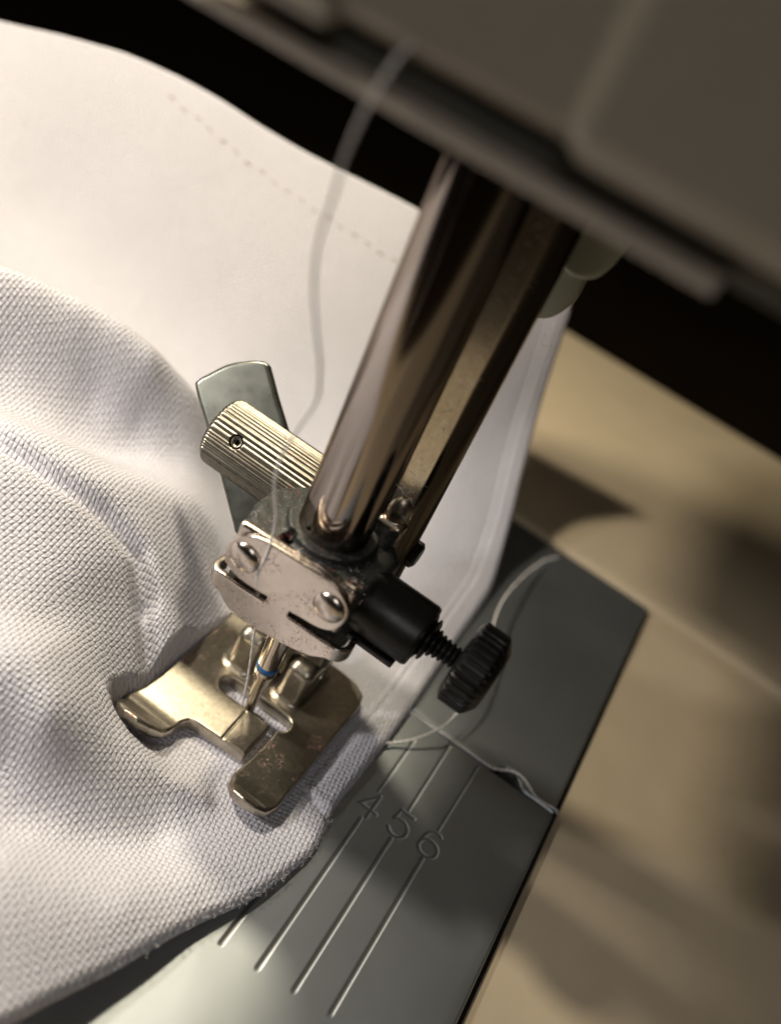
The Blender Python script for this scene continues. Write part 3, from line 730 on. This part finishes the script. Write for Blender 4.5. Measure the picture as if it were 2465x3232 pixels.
def cloth_h(x, y, t):
    z = tps_eval(x, y)
    sd = poly2(x, y, SOLE)
    z = np.minimum(z, 0.50+5.0*np.maximum(0, sd-.02)**0.9)
    z = np.maximum(z, 0.35)
    hem = 1/(1+np.exp(-(y+2.6)/.25))
    z = z+0.40*hem*np.clip((3.3-t)/.5, 0, 1)-0.30*hem*np.exp(-((t-2.6)/.28)**2)*(y > -2)
    z = z+0.30*np.exp(-((y+2.7)/.35)**2)*np.clip((3.4-t)/1.2, 0, 1)-0.35*np.exp(-((y+3.3-.25*(t-1.5))/.22)**2)*np.clip((3.6-t)/.6, 0, 1)
    e = np.clip(1-t/.85, 0, 1)
    z = z-(0.95 if True else 0)*(1-np.sqrt(np.maximum(0, 1-e*e)))
    # creases pressed into the slack folds
    for P, dep, wd in CREASES:
        d = np.full(x.shape, 99.0)
        for a_, b in zip(P[:-1], P[1:]): d = np.minimum(d, seg2(x, y, a_, b))
        z = z-dep*np.exp(-(d/wd)**2)
    front = np.clip(sd/6, 0, 1)*np.clip((20-y)/8, 0, 1)
    z = z+0.09*np.sin(0.8*x-0.5*y+1.2*np.sin(.21*y+.3*x))*front*np.clip(-(x+1)/10, 0, 1)
    return np.maximum(z, 0.12)
Zc = cloth_h(Xc, Yc, T_)
Pc = np.stack([Xc, Yc, Zc], -1)
# weave coordinates: arc length over the smoothed drape, so the yarns follow the folds without shearing
gx = np.arange(-112, 16, 1.0); gy = np.arange(-62, 62, 1.0)
GX, GY = np.meshgrid(gx, gy, indexing='ij'); GZ = np.maximum(tps_eval(GX, GY), .3)
ker = np.exp(-(np.arange(-8, 9)/3.5)**2); ker /= ker.sum()
for axn in (0, 1): GZ = np.apply_along_axis(lambda r: np.convolve(np.pad(r, 8, mode='edge'), ker, 'valid'), axn, GZ)
gu = np.sqrt(1+np.gradient(GZ, axis=0)**2); gv = np.sqrt(1+np.gradient(GZ, axis=1)**2)
GU = np.cumsum(gu, 0); GU -= GU[112:113]; GVv = np.cumsum(gv, 1); GVv -= GVv[:, 62:63]
def bil(G, x, y):
    fx = np.clip(x-gx[0], 0, len(gx)-1.001); fy = np.clip(y-gy[0], 0, len(gy)-1.001)
    i0 = fx.astype(int); j0 = fy.astype(int); a_ = fx-i0; b = fy-j0
    return (G[i0, j0]*(1-a_)*(1-b)+G[i0+1, j0]*a_*(1-b)+G[i0, j0+1]*(1-a_)*b+G[i0+1, j0+1]*a_*b)
u0 = bil(GU, Xc, Yc); v0 = bil(GVv, Xc, Yc)
u0 = .65*u0+.35*Xc; v0 = .8*v0+.2*Yc
ang = math.radians(-12)
du = u0*math.cos(ang)-v0*math.sin(ang); dv = u0*math.sin(ang)+v0*math.cos(ang)
I = np.arange(nu*nv).reshape(nu, nv)
F = np.stack([I[:-1, :-1], I[:-1, 1:], I[1:, 1:], I[1:, :-1]], -1).reshape(-1, 4)
cloth = mesh_obj('fabric', Pc.reshape(-1, 3), F, MAT['cloth'], None, True, np.stack([du, dv], -1).reshape(-1, 2))
tag(cloth, 'white woven cotton fabric bunched in soft folds under the presser foot', 'fabric')
so = cloth.modifiers.new('thickness', 'SOLIDIFY'); so.thickness = 0.28*S; so.offset = -1
# stitches along the far hem
for k in range(19):
    x0 = -57+k*1.98; 
    def pt(x):
        y = 44.9+(x+57)*.135+.1*math.sin(x*1.3)
        return (x, y, float(cloth_h(np.array([x]), np.array([y]), np.array([50.]))[0])+.03)
    V, F = tube([pt(x0), pt(x0+.35), pt(x0+.75), pt(x0+1.05)], [.04, .10, .10, .04], 6)
    mesh_obj('stitch', V, F, MAT['stitch'], cloth)
# frayed fibre ends along the near edge
FZ = []
for y in np.linspace(-34, 13, 150):
    FZ.append(((float(Bx(np.array([y]))[0]) - .15, y, .45+max(0, (-y-8)*.13)), (.10, .15, .18)))
fibres('fuzz', FZ, 320, .009, MAT['thread'], cloth, (.25, .75))

# ------------------------------------------------------------------ threads
UPPER = [(-2.42,-11.9,58.9),(-2.46,-12.3,58.3),(-2.6,-12.5,57.5),(-2.85,-12.5,56.5),(-3.23,-12.23,54.17),(-3.41,-11.64,52.52),(-3.72,-11.05,49.85),(-3.53,-10.45,47.19),(-2.55,-9.86,44.15),(-2.19,-9.27,42.52),(-1.97,-8.68,40.24),(-2.60,-8.09,37.68),(-3.26,-7.50,34.93),(-3.55,-6.91,32.28),(-3.39,-6.32,30.37),(-3.00,-5.73,28.25),(-3.04,-4.95,25.73),(-3.01,-4.88,23.45),(-3.15,-4.78,21.62),(-2.85,-4.62,20.2),(-2.75,-4.2,19.72),(-2.9,-3.6,19.2),(-3.10,-3.00,17.00),(-2.84,-2.20,13.89),(-2.66,-1.80,11.54),(-2.10,-1.00,5.96),(-1.75,-0.60,1.82),(-1.45,-.3,1.0)]
V, F = tube(smooth_path([(-2.35, -11.0, 59.6)]+UPPER, 14), .095, 10, 5.0)
ut = tag(mesh_obj('upper_thread', V, F, MAT['thread']), 'fine white thread running down from the head through the guide to the needle', 'thread')
fibres('fuzz', [(p, (.10, .10, .35)) for p in UPPER[10:]], 90, .007, MAT['thread'], ut, (.25, .6))
LOOSE = [(8.6,3.2,.55),(9.88,5.56,0.9),(11.02,7.11,0.5),(12.45,8.59,0.90),(13.64,10.33,1.60),(14.43,12.20,2.30),(14.67,17.31,3.00),(13.31,23.57,3.50),(12.35,27.05,3.50),(11.76,31.85,3.00),(12.02,38.75,2.00),(13.01,45.83,.7),(14.3,49.0,.15)]
V, F = tube(smooth_path(LOOSE, 14), .12, 10, 5.0)
tag(mesh_obj('loose_thread', V, F, MAT['thread']), 'loose white thread tail arching over the dark plate beside the screw knob', 'thread')
SEAM = [(9.2,12.0,.05),(10.7,12.05,.07),(14,12.2,.08),(17,12.33,.08),(19.8,12.38,.08),(21.0,12.75,.1),(22.2,13.5,.2),(23.3,13.6,.3),(24.3,13.2,.28),(25.4,12.65,.18),(26.4,12.7,.12),(27.5,12.95,.1),(28.0,13.0,-.3)]
V, F = tube(smooth_path(SEAM, 14), .11, 10, 5.0)
tag(mesh_obj('seam_thread', V, F, MAT['thread']), 'short white thread caught along the seam between the two plates', 'thread')
